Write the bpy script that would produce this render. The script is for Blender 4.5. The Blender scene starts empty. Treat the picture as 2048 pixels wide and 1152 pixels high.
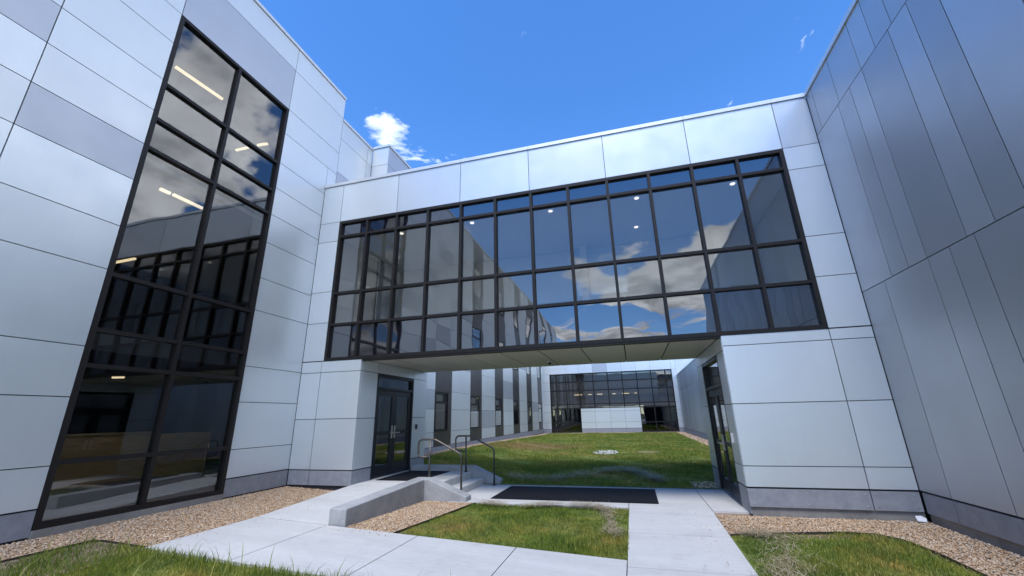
import bpy, bmesh, math, random
import numpy as np
from mathutils import Matrix, Vector

random.seed(7)
rng = np.random.default_rng(7)
scene = bpy.context.scene
C = scene.collection
R = math.radians

# ------------------------------------------------------------------ camera
cam_d = bpy.data.cameras.new('camera')
cam = bpy.data.objects.new('camera', cam_d)
C.objects.link(cam)
cam_d.sensor_width = 36.0
cam_d.lens = 14.4156
cam_d.clip_start = 0.05
cam_d.clip_end = 6000
r_ = Vector((0.9619934, 0.2723052, -0.0204579))
u_ = Vector((0.1003047, -0.2826849, 0.9539540))
w_ = Vector((-0.2539834, 0.9197495, 0.2992545))
M = Matrix.Identity(4)
for i in range(3):
    M[i][0] = r_[i]; M[i][1] = u_[i]; M[i][2] = -w_[i]
M[0][3] = 0; M[1][3] = 0; M[2][3] = 1.61
cam.matrix_world = M
scene.camera = cam

# ------------------------------------------------------------------ sky and sun
SUN_EL, SUN_AZ = 62.0, 184.0       # azimuth clockwise from +Y: the veiled sun stands high behind the camera
SUN_STRENGTH, SUN_ANGLE = 1.2, 20.0
SKY_STRENGTH = 0.15
world = bpy.data.worlds.new('World')
scene.world = world
world.use_nodes = True
nt = world.node_tree
for n in list(nt.nodes):
    nt.nodes.remove(n)
N = nt.nodes.new
L = nt.links.new
wo = N('ShaderNodeOutputWorld'); bg = N('ShaderNodeBackground')
bg.inputs['Strength'].default_value = SKY_STRENGTH
sky = N('ShaderNodeTexSky'); sky.sky_type = 'NISHITA'; sky.sun_disc = False
sky.sun_elevation = R(SUN_EL); sky.sun_rotation = R(SUN_AZ)
sky.altitude = 1800; sky.air_density = 1.0; sky.dust_density = 0.0; sky.ozone_density = 2.5
hs = N('ShaderNodeHueSaturation'); hs.inputs['Saturation'].default_value = 1.25
hs.inputs['Hue'].default_value = 0.505; hs.inputs['Value'].default_value = 1.0
L(sky.outputs[0], hs.inputs['Color'])
tc = N('ShaderNodeTexCoord'); sep = N('ShaderNodeSeparateXYZ')
L(tc.outputs['Generated'], sep.inputs[0])
def math_(op, a, b=None, c=None, clamp=False):
    m = N('ShaderNodeMath'); m.operation = op; m.use_clamp = clamp
    for i, v in enumerate((a, b, c)):
        if v is None: continue
        if isinstance(v, (int, float)): m.inputs[i].default_value = v
        else: L(v, m.inputs[i])
    return m.outputs[0]
X_, Y_, Z_ = sep.outputs[0], sep.outputs[1], sep.outputs[2]
zz = math_('ADD', math_('MAXIMUM', Z_, 0.0), 0.16)
cu = math_('DIVIDE', X_, zz); cv = math_('DIVIDE', Y_, zz)
comb = N('ShaderNodeCombineXYZ'); L(cu, comb.inputs[0]); L(cv, comb.inputs[1]); comb.inputs[2].default_value = 243.1
nz = N('ShaderNodeTexNoise'); nz.inputs['Scale'].default_value = 1.05; nz.inputs['Detail'].default_value = 9
nz.inputs['Roughness'].default_value = 0.56; nz.inputs['Distortion'].default_value = 0.25
L(comb.outputs[0], nz.inputs['Vector'])
# the cloud field thickens towards the sun's side (right and behind) and thins out ahead, as the glass shows
cov = math_('ADD', math_('ADD', math_('MULTIPLY', X_, 0.30), math_('MULTIPLY', Y_, -0.03)), math_('MULTIPLY', Z_, -0.20))
cval = math_('ADD', nz.outputs['Fac'], cov)
mr = N('ShaderNodeMapRange'); mr.interpolation_type = 'SMOOTHSTEP'
L(cval, mr.inputs['Value'])
mr.inputs['From Min'].default_value = 0.552; mr.inputs['From Max'].default_value = 0.592
up = N('ShaderNodeMapRange'); L(Z_, up.inputs['Value'])
up.inputs['From Min'].default_value = 0.0; up.inputs['From Max'].default_value = 0.06
nz3 = N('ShaderNodeTexNoise'); nz3.inputs['Scale'].default_value = 3.1; nz3.inputs['Detail'].default_value = 8
nz3.inputs['Roughness'].default_value = 0.6; nz3.inputs['Distortion'].default_value = 0.4
comb3 = N('ShaderNodeCombineXYZ'); L(cu, comb3.inputs[0]); L(cv, comb3.inputs[1]); comb3.inputs[2].default_value = 35.37
L(comb3.outputs[0], nz3.inputs['Vector'])
wisp = N('ShaderNodeMapRange'); L(nz3.outputs['Fac'], wisp.inputs['Value'])
wisp.inputs['From Min'].default_value = 0.625; wisp.inputs['From Max'].default_value = 0.71; wisp.inputs['To Max'].default_value = 0.85
mask = math_('MULTIPLY', math_('MAXIMUM', mr.outputs[0], wisp.outputs[0]), up.outputs[0])
nz2 = N('ShaderNodeTexNoise'); nz2.inputs['Scale'].default_value = 2.6; nz2.inputs['Detail'].default_value = 7
nz2.inputs['Roughness'].default_value = 0.6
L(comb.outputs[0], nz2.inputs['Vector'])
thick = math_('SUBTRACT', math_('MULTIPLY', math_('SUBTRACT', cval, 0.600), 5.5), math_('MULTIPLY', math_('SUBTRACT', nz2.outputs['Fac'], 0.5), 3.0), clamp=True)
cr = N('ShaderNodeMix'); cr.data_type = 'RGBA'
L(thick, cr.inputs['Factor'])
cr.inputs['A'].default_value = (6.2, 6.5, 7.0, 1)
cr.inputs['B'].default_value = (1.1, 1.35, 1.75, 1)
mx = N('ShaderNodeMix'); mx.data_type = 'RGBA'
mott = N('ShaderNodeMapRange'); L(nz2.outputs['Fac'], mott.inputs['Value'])
for k_, v_ in (('From Min', 0.32), ('From Max', 0.68), ('To Min', 0.55), ('To Max', 1.35)): mott.inputs[k_].default_value = v_
cm = N('ShaderNodeVectorMath'); cm.operation = 'SCALE'; L(cr.outputs['Result'], cm.inputs[0]); L(mott.outputs[0], cm.inputs['Scale'])
L(mask, mx.inputs['Factor']); L(hs.outputs[0], mx.inputs['A']); L(cm.outputs[0], mx.inputs['B'])
L(mx.outputs['Result'], bg.inputs['Color']); L(bg.outputs[0], wo.inputs['Surface'])

sun_d = bpy.data.lights.new('sun', 'SUN')
sun = bpy.data.objects.new('sun', sun_d); C.objects.link(sun)
sun_d.energy = SUN_STRENGTH; sun_d.angle = R(SUN_ANGLE); sun_d.color = (1.0, 0.97, 0.93)
az = R(SUN_AZ); el = R(SUN_EL)
sdir = Vector((math.sin(az) * math.cos(el), math.cos(az) * math.cos(el), math.sin(el)))
sun.rotation_euler = sdir.to_track_quat('Z', 'Y').to_euler()
sun.location = (10, -20, 40)

vs = scene.view_settings
vs.view_transform = 'Standard'; vs.look = 'None'; vs.gamma = 1.0; vs.exposure = 1.3
vs.use_curve_mapping = False
scene.cycles.max_bounces = 8
scene.cycles.transparent_max_bounces = 12
scene.cycles.sample_clamp_indirect = 4.0
scene.cycles.caustics_reflective = False
scene.cycles.caustics_refractive = False

# ------------------------------------------------------------------ materials
class Mat:
    def __init__(s, name):
        s.m = bpy.data.materials.new(name); s.m.use_nodes = True
        s.t = s.m.node_tree; s.b = s.t.nodes['Principled BSDF']; s.o = s.t.nodes['Material Output']
    def n(s, typ, **kw):
        x = s.t.nodes.new(typ)
        for k, v in kw.items():
            if k in x.inputs.keys(): x.inputs[k].default_value = v
            else: setattr(x, k, v)
        return x
    def l(s, a, b): s.t.links.new(a, b)
    def pos(s):
        g = s.n('ShaderNodeNewGeometry'); return g.outputs['Position']
    def noise(s, scale, detail=4, rough=0.5, vec=None, dist=0.0):
        x = s.n('ShaderNodeTexNoise', Scale=scale, Detail=detail, Roughness=rough, Distortion=dist)
        s.l(vec if vec is not None else s.pos(), x.inputs['Vector']); return x.outputs['Fac']
    def ramp(s, fac, stops):
        x = s.n('ShaderNodeValToRGB')
        e = x.color_ramp.elements
        while len(e) < len(stops): e.new(0.5)
        for i, (p, c) in enumerate(stops):
            e[i].position = p; e[i].color = (*c, 1)
        s.l(fac, x.inputs['Fac']); return x.outputs['Color']
    def maprange(s, v, a, b, c, d):
        x = s.n('ShaderNodeMapRange'); s.l(v, x.inputs['Value'])
        for k, q in zip(('From Min', 'From Max', 'To Min', 'To Max'), (a, b, c, d)): x.inputs[k].default_value = q
        return x.outputs[0]
    def mul(s, col, fac):
        x = s.n('ShaderNodeMix', data_type='RGBA', blend_type='MULTIPLY'); x.inputs['Factor'].default_value = 1
        s.l(col, x.inputs['A'])
        s.l(fac, x.inputs['B']); return x.outputs['Result']
    def bump(s, h, strength, dist):
        x = s.n('ShaderNodeBump', Strength=strength, Distance=dist)
        s.l(h, x.inputs['Height']); s.l(x.outputs[0], s.b.inputs['Normal'])
    def set(s, **kw):
        for k, v in kw.items():
            s.b.inputs[k.replace('_', ' ')].default_value = v
        return s

def metal_panel_mat(name, col, metallic, rough, var=0.05):
    s = Mat(name)
    oi = s.n('ShaderNodeObjectInfo')
    v = s.maprange(oi.outputs['Random'], 0, 1, 1 - var, 1 + var)
    smudge = s.maprange(s.noise(1.1, 5, 0.6), 0.3, 0.75, 0.98, 1.012)
    mp = s.n('ShaderNodeMapping'); s.l(s.pos(), mp.inputs['Vector']); mp.inputs['Scale'].default_value = (7, 7, 0.5)
    streak = s.maprange(s.noise(1.0, 6, 0.65, mp.outputs[0]), 0.35, 0.7, 0.988, 1.006)
    m0 = s.n('ShaderNodeMath', operation='MULTIPLY'); s.l(streak, m0.inputs[0]); s.l(smudge, m0.inputs[1])
    m = s.n('ShaderNodeMath', operation='MULTIPLY'); s.l(v, m.inputs[0]); s.l(m0.outputs[0], m.inputs[1])
    vm = s.n('ShaderNodeVectorMath', operation='SCALE'); vm.inputs[0].default_value = col; s.l(m.outputs[0], vm.inputs['Scale'])
    s.l(vm.outputs[0], s.b.inputs['Base Color'])
    s.set(Metallic=metallic)
    s.l(s.maprange(s.noise(2.3, 4), 0.3, 0.7, rough - 0.03, rough + 0.05), s.b.inputs['Roughness'])
    s.bump(s.noise(1.4, 2), 0.12, 0.03)
    return s.m

MT = {}
MT['silver'] = metal_panel_mat('silver_panel', (0.72, 0.765, 0.795), 0.4, 0.36)
MT['lavender'] = metal_panel_mat('lavender_silver_panel', (0.505, 0.535, 0.59), 0.45, 0.40)
MT['silver_dim'] = metal_panel_mat('dim_silver_panel', (0.63, 0.67, 0.71), 0.42, 0.38)
MT['shaded_silver'] = metal_panel_mat('shaded_silver_panel', (0.56, 0.57, 0.595), 0.6, 0.45, 0.10)  # same silver as the other wings, its dim side darkened in the base colour
MT['bronze_panel'] = metal_panel_mat('dark_bronze_panel', (0.075, 0.068, 0.066), 0.5, 0.38, 0.05)
MT['coping'] = metal_panel_mat('coping_metal', (0.72, 0.74, 0.77), 0.4, 0.38, 0.02)
MT['soffit'] = metal_panel_mat('taupe_soffit', (0.56, 0.53, 0.48), 0.05, 0.5, 0.03)
MT['frame'] = metal_panel_mat('dark_bronze_frame', (0.016, 0.0135, 0.0135), 0.0, 0.5, 0.03); MT['frame'].node_tree.nodes['Principled BSDF'].inputs['Specular IOR Level'].default_value = 0.3
MT['door'] = metal_panel_mat('black_door_paint', (0.014, 0.015, 0.020), 0.0, 0.42, 0.02); MT['door'].node_tree.nodes['Principled BSDF'].inputs['Specular IOR Level'].default_value = 0.35
MT['steel'] = Mat('brushed_steel').set(Base_Color=(0.62, 0.61, 0.59, 1), Metallic=1.0, Roughness=0.3).m
s = Mat('bronze_rail'); s.set(Metallic=0.85, Roughness=0.38)
s.l(s.ramp(s.noise(6, 4), [(0.3, (0.10, 0.09, 0.08)), (0.7, (0.16, 0.145, 0.13))]), s.b.inputs['Base Color']); MT['rail'] = s.m
MT['core'] = Mat('dark_backing').set(Base_Color=(0.035, 0.036, 0.042, 1), Roughness=0.85).m

s = Mat('fibre_cement_base')
c = s.ramp(s.noise(7, 8, 0.65), [(0.3, (0.255, 0.27, 0.305)), (0.55, (0.315, 0.33, 0.365)), (0.8, (0.375, 0.39, 0.42))])
sp = s.ramp(s.noise(95, 2), [(0.28, (0.6, 0.6, 0.6)), (0.36, (1, 1, 1))])
s.l(s.mul(c, sp), s.b.inputs['Base Color']); s.set(Roughness=0.6); s.bump(s.noise(60, 4), 0.15, 0.004); MT['base'] = s.m

def concrete_mat(name, a, b, bump=0.25, stain=0.85, streak=(1, 1, 1), vertical=False):
    s = Mat(name)
    mp = s.n('ShaderNodeMapping'); s.l(s.pos(), mp.inputs['Vector']); mp.inputs['Scale'].default_value = streak
    c1 = s.ramp(s.noise(1.6, 9, 0.62, mp.outputs[0]), [(0.3, a), (0.72, b)])
    c2 = s.ramp(s.noise(26, 6, 0.7, mp.outputs[0]), [(0.3, (0.88,) * 3), (0.7, (1.04,) * 3)])
    c3 = s.ramp(s.noise(2.1, 8, 0.72, dist=0.8), [(0.30, (stain,) * 3), (0.46, (1,) * 3)])
    c4 = s.ramp(s.noise(140, 2), [(0.27, (0.72,) * 3), (0.36, (1,) * 3)])
    s.l(s.mul(s.mul(s.mul(c1, c2), c3), c4), s.b.inputs['Base Color'])
    s.set(Roughness=0.85); s.bump(s.noise(70, 5, 0.6, mp.outputs[0]), bump, 0.006)
    return s.m
MT['walk'] = concrete_mat('broomed_concrete', (0.585, 0.58, 0.56), (0.69, 0.685, 0.66), 0.35, 0.88, (0.22, 1.8, 1))
MT['cheek'] = concrete_mat('cast_concrete', (0.30, 0.305, 0.31), (0.54, 0.545, 0.545), 0.25, 0.75)
MT['found'] = concrete_mat('foundation_concrete', (0.24, 0.23, 0.22), (0.36, 0.35, 0.33), 0.3, 0.75)

s = Mat('rubber_mat'); s.l(s.ramp(s.noise(180, 3), [(0.3, (0.005, 0.005, 0.006)), (0.7, (0.013, 0.013, 0.015))]), s.b.inputs['Base Color'])
wv = s.n('ShaderNodeTexWave', Scale=28.0); s.l(s.pos(), wv.inputs['Vector']); s.bump(wv.outputs['Fac'], 0.5, 0.006); s.set(Roughness=0.9); s.b.inputs['Specular IOR Level'].default_value = 0.2; MT['mat'] = s.m

s = Mat('gravel_stone'); g = s.n('ShaderNodeNewGeometry')
s.l(s.mul(s.ramp(g.outputs['Random Per Island'], [(0.0, (0.26, 0.16, 0.085)), (0.2, (0.47, 0.285, 0.155)), (0.45, (0.63, 0.425, 0.255)), (0.7, (0.71, 0.52, 0.34)), (0.9, (0.80, 0.68, 0.52)), (1.0, (0.42, 0.37, 0.31))]),
          s.ramp(s.noise(60, 3), [(0.3, (0.85,) * 3), (0.7, (1.1,) * 3)])), s.b.inputs['Base Color']); s.set(Roughness=0.8); MT['stone'] = s.m
s = Mat('gravel_bed'); s.l(s.ramp(s.noise(42, 4, 0.6), [(0.3, (0.14, 0.095, 0.065)), (0.5, (0.34, 0.24, 0.17)), (0.7, (0.50, 0.38, 0.28))]), s.b.inputs['Base Color']); s.set(Roughness=0.9); s.bump(s.noise(48, 3), 0.8, 0.02); MT['gravel'] = s.m
MT['white_stone'] = Mat('white_stone').set(Base_Color=(0.62, 0.60, 0.56, 1), Roughness=0.75).m

def grass_color(s, rnd=None):
    big = s.noise(0.55, 5, 0.6)
    fine = s.noise(5.5, 4, 0.6)
    a = s.ramp(big, [(0.30, (0.150, 0.240, 0.038)), (0.48, (0.230, 0.315, 0.058)), (0.60, (0.32, 0.350, 0.095)), (0.72, (0.43, 0.35, 0.15))])
    b = s.ramp(fine, [(0.3, (0.62, 0.70, 0.6)), (0.7, (1.3, 1.17, 1.05))])
    c = s.mul(s.mul(a, b), s.ramp(s.noise(2.0, 5, 0.6), [(0.3, (0.78, 0.86, 0.8)), (0.52, (1.0, 1.0, 1.0)), (0.7, (1.35, 1.12, 1.15))]))
    # worn, drying spots of the courtyard lawn
    for (px_, py_, rad_) in ((-5.0, 21.5, 3.2), (0.45, 19.2, 0.7)):
        vm = s.n('ShaderNodeVectorMath', operation='DISTANCE'); s.l(s.pos(), vm.inputs[0]); vm.inputs[1].default_value = (px_, py_, 0.15)
        dn = s.n('ShaderNodeMath', operation='ADD'); s.l(vm.outputs['Value'], dn.inputs[0])
        s.l(s.maprange(s.noise(1.1, 6, 0.7), 0, 1, -0.5 * rad_, 0.5 * rad_), dn.inputs[1])
        f_ = s.maprange(dn.outputs[0], 0.35 * rad_, rad_, 0.8, 0.0)
        x = s.n('ShaderNodeMix', data_type='RGBA'); s.l(f_, x.inputs['Factor']); s.l(c, x.inputs['A']); x.inputs['B'].default_value = (0.36, 0.26, 0.12, 1)
        c = x.outputs['Result']
    if rnd is not None:
        c = s.mul(c, s.ramp(rnd, [(0.0, (0.6, 0.68, 0.6)), (0.5, (1.0, 1.0, 0.9)), (0.86, (1.3, 1.15, 0.95)), (0.94, (1.9, 1.45, 1.6)), (1.0, (2.3, 1.75, 2.2))]))
    return c
s = Mat('lawn_soil'); s.l(s.mul(grass_color(s), s.ramp(s.noise(30, 4), [(0.3, (0.55, 0.52, 0.5)), (0.7, (1.0, 0.95, 0.9))])), s.b.inputs['Base Color']); s.set(Roughness=0.95); s.bump(s.noise(35, 4), 0.8, 0.03); MT['lawn'] = s.m
s = Mat('grass_blade'); g = s.n('ShaderNodeNewGeometry'); s.l(grass_color(s, g.outputs['Random Per Island']), s.b.inputs['Base Color']); s.set(Roughness=0.55)
tl = s.n('ShaderNodeBsdfTranslucent'); mxs = s.n('ShaderNodeMixShader'); mxs.inputs[0].default_value = 0.35
s.l(s.b.inputs['Base Color'].links[0].from_socket, tl.inputs['Color']); s.l(s.b.outputs[0], mxs.inputs[1]); s.l(tl.outputs[0], mxs.inputs[2]); s.l(mxs.outputs[0], s.o.inputs['Surface']); MT['grass'] = s.m
s = Mat('dry_straw'); g = s.n('ShaderNodeNewGeometry'); s.l(s.ramp(g.outputs['Random Per Island'], [(0, (0.24, 0.17, 0.09)), (0.5, (0.44, 0.35, 0.21)), (1, (0.62, 0.54, 0.38))]), s.b.inputs['Base Color']); s.set(Roughness=0.7); MT['straw'] = s.m
s = Mat('bare_ground'); s.l(s.ramp(s.noise(0.3, 8, 0.6), [(0.3, (0.07, 0.085, 0.03)), (0.6, (0.13, 0.12, 0.06)), (0.75, (0.2, 0.17, 0.11))]), s.b.inputs['Base Color']); s.set(Roughness=0.95); MT['earth'] = s.m
MT['edging'] = Mat('dark_edging').set(Base_Color=(0.07, 0.055, 0.045, 1), Roughness=0.6, Metallic=0.5).m
MT['paper'] = Mat('white_scrap').set(Base_Color=(0.8, 0.8, 0.8, 1), Roughness=0.7).m
MT['int_white'] = Mat('interior_white').set(Base_Color=(0.72, 0.72, 0.70, 1), Roughness=0.8).m
MT['blind'] = Mat('window_blind').set(Base_Color=(0.40, 0.39, 0.37, 1), Roughness=0.8).m
MT['shade'] = Mat('roller_shade').set(Base_Color=(0.16, 0.15, 0.145, 1), Roughness=0.85).m
MT['int_dark'] = Mat('interior_dark').set(Base_Color=(0.07, 0.072, 0.075, 1), Roughness=0.8).m
MT['int_grey'] = Mat('interior_grey').set(Base_Color=(0.25, 0.25, 0.26, 1), Roughness=0.8).m
MT['int_blue'] = Mat('interior_blue').set(Base_Color=(0.03, 0.04, 0.12, 1), Roughness=0.6).m
s = Mat('oak_veneer'); wv = s.n('ShaderNodeTexNoise', Scale=4.0, Detail=6.0); mp = s.n('ShaderNodeMapping'); mp.inputs['Scale'].default_value = (1, 1, 14); s.l(s.pos(), mp.inputs['Vector']); s.l(mp.outputs[0], wv.inputs['Vector'])
s.l(s.ramp(wv.outputs['Fac'], [(0.3, (0.42, 0.27, 0.11)), (0.7, (0.60, 0.41, 0.19))]), s.b.inputs['Base Color']); s.set(Roughness=0.45); MT['oak'] = s.m
def lamp_mat(name, col, st):
    s = Mat(name); s.set(Base_Color=(0.8, 0.8, 0.8, 1)); s.b.inputs['Emission Color'].default_value = (*col, 1); s.b.inputs['Emission Strength'].default_value = st; return s.m
MT['lamp'] = lamp_mat('warm_linear_lamp', (1.0, 0.80, 0.50), 0.5)
MT['downlight'] = lamp_mat('downlight_lens', (1.0, 0.93, 0.82), 0.65)

def glass_mat(name, tint, f0, wave, wscale, opaque=None):
    s = Mat(name); s.t.nodes.remove(s.b)
    lw = s.n('ShaderNodeLayerWeight', Blend=0.5)
    p = s.n('ShaderNodeMath', operation='POWER'); s.l(lw.outputs['Facing'], p.inputs[0]); p.inputs[1].default_value = 4.0
    fr = s.maprange(p.outputs[0], 0, 1, f0, 1.0)
    gl = s.n('ShaderNodeBsdfGlossy', Roughness=0.0); gl.inputs['Color'].default_value = (0.98, 0.985, 1.0, 1)
    b = s.n('ShaderNodeBump', Strength=1.0, Distance=wave)
    s.l(s.noise(wscale, 1.5, 0.4, dist=0.6), b.inputs['Height']); s.l(b.outputs[0], gl.inputs['Normal'])
    if opaque:
        tr = s.n('ShaderNodeBsdfDiffuse'); tr.inputs['Color'].default_value = (*opaque, 1)
    else:
        tr = s.n('ShaderNodeBsdfTransparent'); tr.inputs['Color'].default_value = (*tint, 1)
    mix = s.n('ShaderNodeMixShader'); s.l(fr, mix.inputs[0]); s.l(tr.outputs[0], mix.inputs[1]); s.l(gl.outputs[0], mix.inputs[2])
    s.l(mix.outputs[0], s.o.inputs['Surface'])
    return s.m
MT['glass'] = glass_mat('tinted_glass', (0.86, 0.865, 0.86), 0.075, 0.0022, 0.9)
MT['spandrel'] = glass_mat('dark_spandrel_glass', None, 0.17, 0.0095, 0.75, (0.012, 0.012, 0.018))

# ------------------------------------------------------------------ mesh helpers
WM = {}
def tag(o, label=None, cat=None, group=None, kind=None):
    if label: o['label'] = label
    if cat: o['category'] = cat
    if group: o['group'] = group
    if kind: o['kind'] = kind
    return o
def link(o, W, parent=None):
    C.objects.link(o)
    WM[o.name] = W.copy()
    if parent is not None:
        o.parent = parent
        o.matrix_parent_inverse = WM[parent.name].inverted()
    o.matrix_basis = W
    return o
def thing(name, loc, label, cat, group=None):
    o = bpy.data.objects.new(name, None); o.empty_display_size = 0.3
    link(o, Matrix.Translation(loc)); return tag(o, label, cat, group)
CUBE = {}
BV = [(-.5, -.5, -.5), (.5, -.5, -.5), (.5, .5, -.5), (-.5, .5, -.5), (-.5, -.5, .5), (.5, -.5, .5), (.5, .5, .5), (-.5, .5, .5)]
BF = [(0, 3, 2, 1), (4, 5, 6, 7), (0, 1, 5, 4), (1, 2, 6, 5), (2, 3, 7, 6), (3, 0, 4, 7)]
def cube_mesh(mat):
    if mat not in CUBE:
        me = bpy.data.meshes.new('block_' + mat); me.from_pydata(BV, [], BF); me.materials.append(MT[mat]); CUBE[mat] = me
    return CUBE[mat]
def box(name, mat, p0, p1, parent=None):
    a = [min(p0[i], p1[i]) for i in range(3)]; b = [max(p0[i], p1[i]) for i in range(3)]
    o = bpy.data.objects.new(name, cube_mesh(mat))
    W = Matrix.LocRotScale(Vector([(a[i] + b[i]) / 2 for i in range(3)]), None, Vector([b[i] - a[i] for i in range(3)]))
    return link(o, W, parent)
def mesh_obj(name, mat, verts, faces, parent=None, smooth=False):
    me = bpy.data.meshes.new(name)
    me.from_pydata([tuple(v) for v in verts], [], faces)
    me.materials.append(MT[mat])
    if smooth: me.polygons.foreach_set('use_smooth', [True] * len(me.polygons))
    me.validate(); me.update()
    c = Vector((0, 0, 0))
    for v in me.vertices: c += v.co
    c /= max(1, len(me.vertices))
    me.transform(Matrix.Translation(-c))
    return link(bpy.data.objects.new(name, me), Matrix.Translation(c), parent)
def boxes_obj(name, mat, bl, parent=None):
    V, F = [], []
    for p0, p1 in bl:
        k = len(V)
        a = [min(p0[i], p1[i]) for i in range(3)]; b = [max(p0[i], p1[i]) for i in range(3)]
        V += [tuple((a[i] + b[i]) / 2 + v[i] * (b[i] - a[i]) for i in range(3)) for v in BV]
        F += [tuple(k + i for i in f) for f in BF]
    return mesh_obj(name, mat, V, F, parent)
def prism(name, mat, top, bottom_z, parent=None, bevel=0.0):
    """solid with a given top polygon (x,y,z) and a flat or per-vertex bottom"""
    n = len(top)
    bz = bottom_z if isinstance(bottom_z, (list, tuple)) else [bottom_z] * n
    V = [tuple(t) for t in top] + [(t[0], t[1], bz[i]) for i, t in enumerate(top)]
    F = [tuple(range(n)), tuple(range(2 * n - 1, n - 1, -1))] + [(i, i + n, (i + 1) % n + n, (i + 1) % n) for i in range(n)]
    bm = bmesh.new()
    vs_ = [bm.verts.new(v) for v in V]
    for f in F: bm.faces.new([vs_[i] for i in f])
    bmesh.ops.recalc_face_normals(bm, faces=bm.faces)
    if bevel: bmesh.ops.bevel(bm, geom=[e for e in bm.edges], offset=bevel, segments=2, affect='EDGES', profile=0.5)
    V = [v.co.copy() for v in bm.verts]; bm.verts.index_update()
    F = [[v.index for v in f.verts] for f in bm.faces]; bm.free()
    return mesh_obj(name, mat, V, F, parent)
def fillet(pts, rad, n=6):
    out = [Vector(pts[0])]
    for i in range(1, len(pts) - 1):
        a, b, c = Vector(pts[i - 1]), Vector(pts[i]), Vector(pts[i + 1])
        d1 = (a - b).normalized(); d2 = (c - b).normalized()
        ang = d1.angle(d2); t = rad / math.tan(ang / 2)
        t = min(t, (a - b).length * 0.49, (c - b).length * 0.49); rr = t * math.tan(ang / 2)
        p1 = b + d1 * t; p2 = b + d2 * t
        ctr = b + (d1 + d2).normalized() * (rr / math.sin(ang / 2))
        v1 = p1 - ctr; v2 = p2 - ctr
        for k in range(n + 1):
            v = v1.slerp(v2, k / n) if v1.angle(v2) > 1e-4 else v1
            out.append(ctr + v.normalized() * rr)
    out.append(Vector(pts[-1])); return out
def tube_geo(pts, rad, seg=12):
    V, F = [], []
    pts = [Vector(p) for p in pts]
    up_ = None
    for i, p in enumerate(pts):
        t = (pts[min(i + 1, len(pts) - 1)] - pts[max(i - 1, 0)]).normalized()
        if up_ is None:
            up_ = t.orthogonal().normalized()
        up_ = (up_ - t * up_.dot(t)).normalized(); s_ = t.cross(up_)
        for k in range(seg):
            a = 2 * math.pi * k / seg
            V.append(p + (up_ * math.cos(a) + s_ * math.sin(a)) * rad)
    for i in range(len(pts) - 1):
        for k in range(seg):
            F.append((i * seg + k, i * seg + (k + 1) % seg, (i + 1) * seg + (k + 1) % seg, (i + 1) * seg + k))
    F.append(tuple(range(seg - 1, -1, -1))); F.append(tuple((len(pts) - 1) * seg + k for k in range(seg)))
    return V, F
def tube(name, mat, pts, rad, parent=None, seg=12):
    V, F = tube_geo(pts, rad, seg); return mesh_obj(name, mat, V, F, parent, True)
def disc(name, mat, c, r, h, axis, parent, seg=16):
    a = Vector(axis); return tube(name, mat, [Vector(c), Vector(c) + a * h], r, parent, seg)

class Face:
    """a vertical wall plane: u runs along it, d points outwards"""
    def __init__(s, kind, pos): s.k, s.p = kind, pos
    def pt(s, u, d, z):
        if s.k == '-y': return (u, s.p - d, z)
        if s.k == '+y': return (u, s.p + d, z)
        if s.k == '+x': return (s.p + d, u, z)
        return (s.p - d, u, z)
    def box(s, name, mat, u0, u1, d0, d1, z0, z1, parent): return box(name, mat, s.pt(u0, d0, z0), s.pt(u1, d1, z1), parent)
GAP = 0.0065
def panel(F, u0, u1, z0, z1, mat, parent, name='metal_panel', d=0.0, th=0.03):
    return F.box(name, mat, u0 + GAP, u1 - GAP, d - th, d, z0 + GAP, z1 - GAP, parent)
def column(F, u0, u1, zs, parent, mat='silver', special={}, name='metal_panel'):
    for i in range(len(zs) - 1):
        panel(F, u0, u1, zs[i], zs[i + 1], special.get(i, mat), parent, name)
def core(F, u0, u1, z0, z1, parent, d0=-0.034, d1=-0.20):
    F.box('wall_core', 'core', u0, u1, d0, d1, z0, z1, parent)
def curtain(F, us, zs, parent, fw=0.075, ow=0.09, depth=0.12, proud=0.012, glass_d=-0.05, opaque_rows=(), skip=(), name='curtain_wall', label=None):
    u0, u1, z0, z1 = us[0], us[-1], zs[0], zs[-1]
    fr = boxes_obj(name, 'frame', [
        (F.pt(u0, -depth, z0), F.pt(u0 + ow, proud, z1)), (F.pt(u1 - ow, -depth, z0), F.pt(u1, proud, z1)),
        (F.pt(u0 + ow, -depth, z0), F.pt(u1 - ow, proud - 0.002, z0 + ow)), (F.pt(u0 + ow, -depth, z1 - ow), F.pt(u1 - ow, proud - 0.002, z1))], parent)
    for u in us[1:-1]:
        F.box('mullion', 'frame', u - fw / 2, u + fw / 2, -depth + 0.005, proud - 0.004, z0 + ow, z1 - ow, fr)
    for z in zs[1:-1]:
        for i in range(len(us) - 1):
            a = us[i] + (ow if i == 0 else fw / 2); b = us[i + 1] - (ow if i == len(us) - 2 else fw / 2)
            F.box('rail', 'frame', a, b, -depth + 0.01, proud - 0.008, z - fw / 2, z + fw / 2, fr)
    for j in range(len(zs) - 1):
        for i in range(len(us) - 1):
            if (i, j) in skip: continue
            a = us[i] + (ow if i == 0 else fw / 2) - .01; b = us[i + 1] - (ow if i == len(us) - 2 else fw / 2) + .01
            c_ = zs[j] + (ow if j == 0 else fw / 2) - .01; d_ = zs[j + 1] - (ow if j == len(zs) - 2 else fw / 2) + .01
            F.box('glass_pane', 'spandrel' if j in opaque_rows else 'glass', a, b, glass_d - 0.008, glass_d, c_, d_, fr)
    return fr

# ------------------------------------------------------------------ key dimensions (metres)
XL, XR, YB, YR = -7.618, 4.070, 8.298, 11.62
LP, RP = -5.956, 1.696
XC, YF = -8.24, 40.0
BT = 7.855

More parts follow.
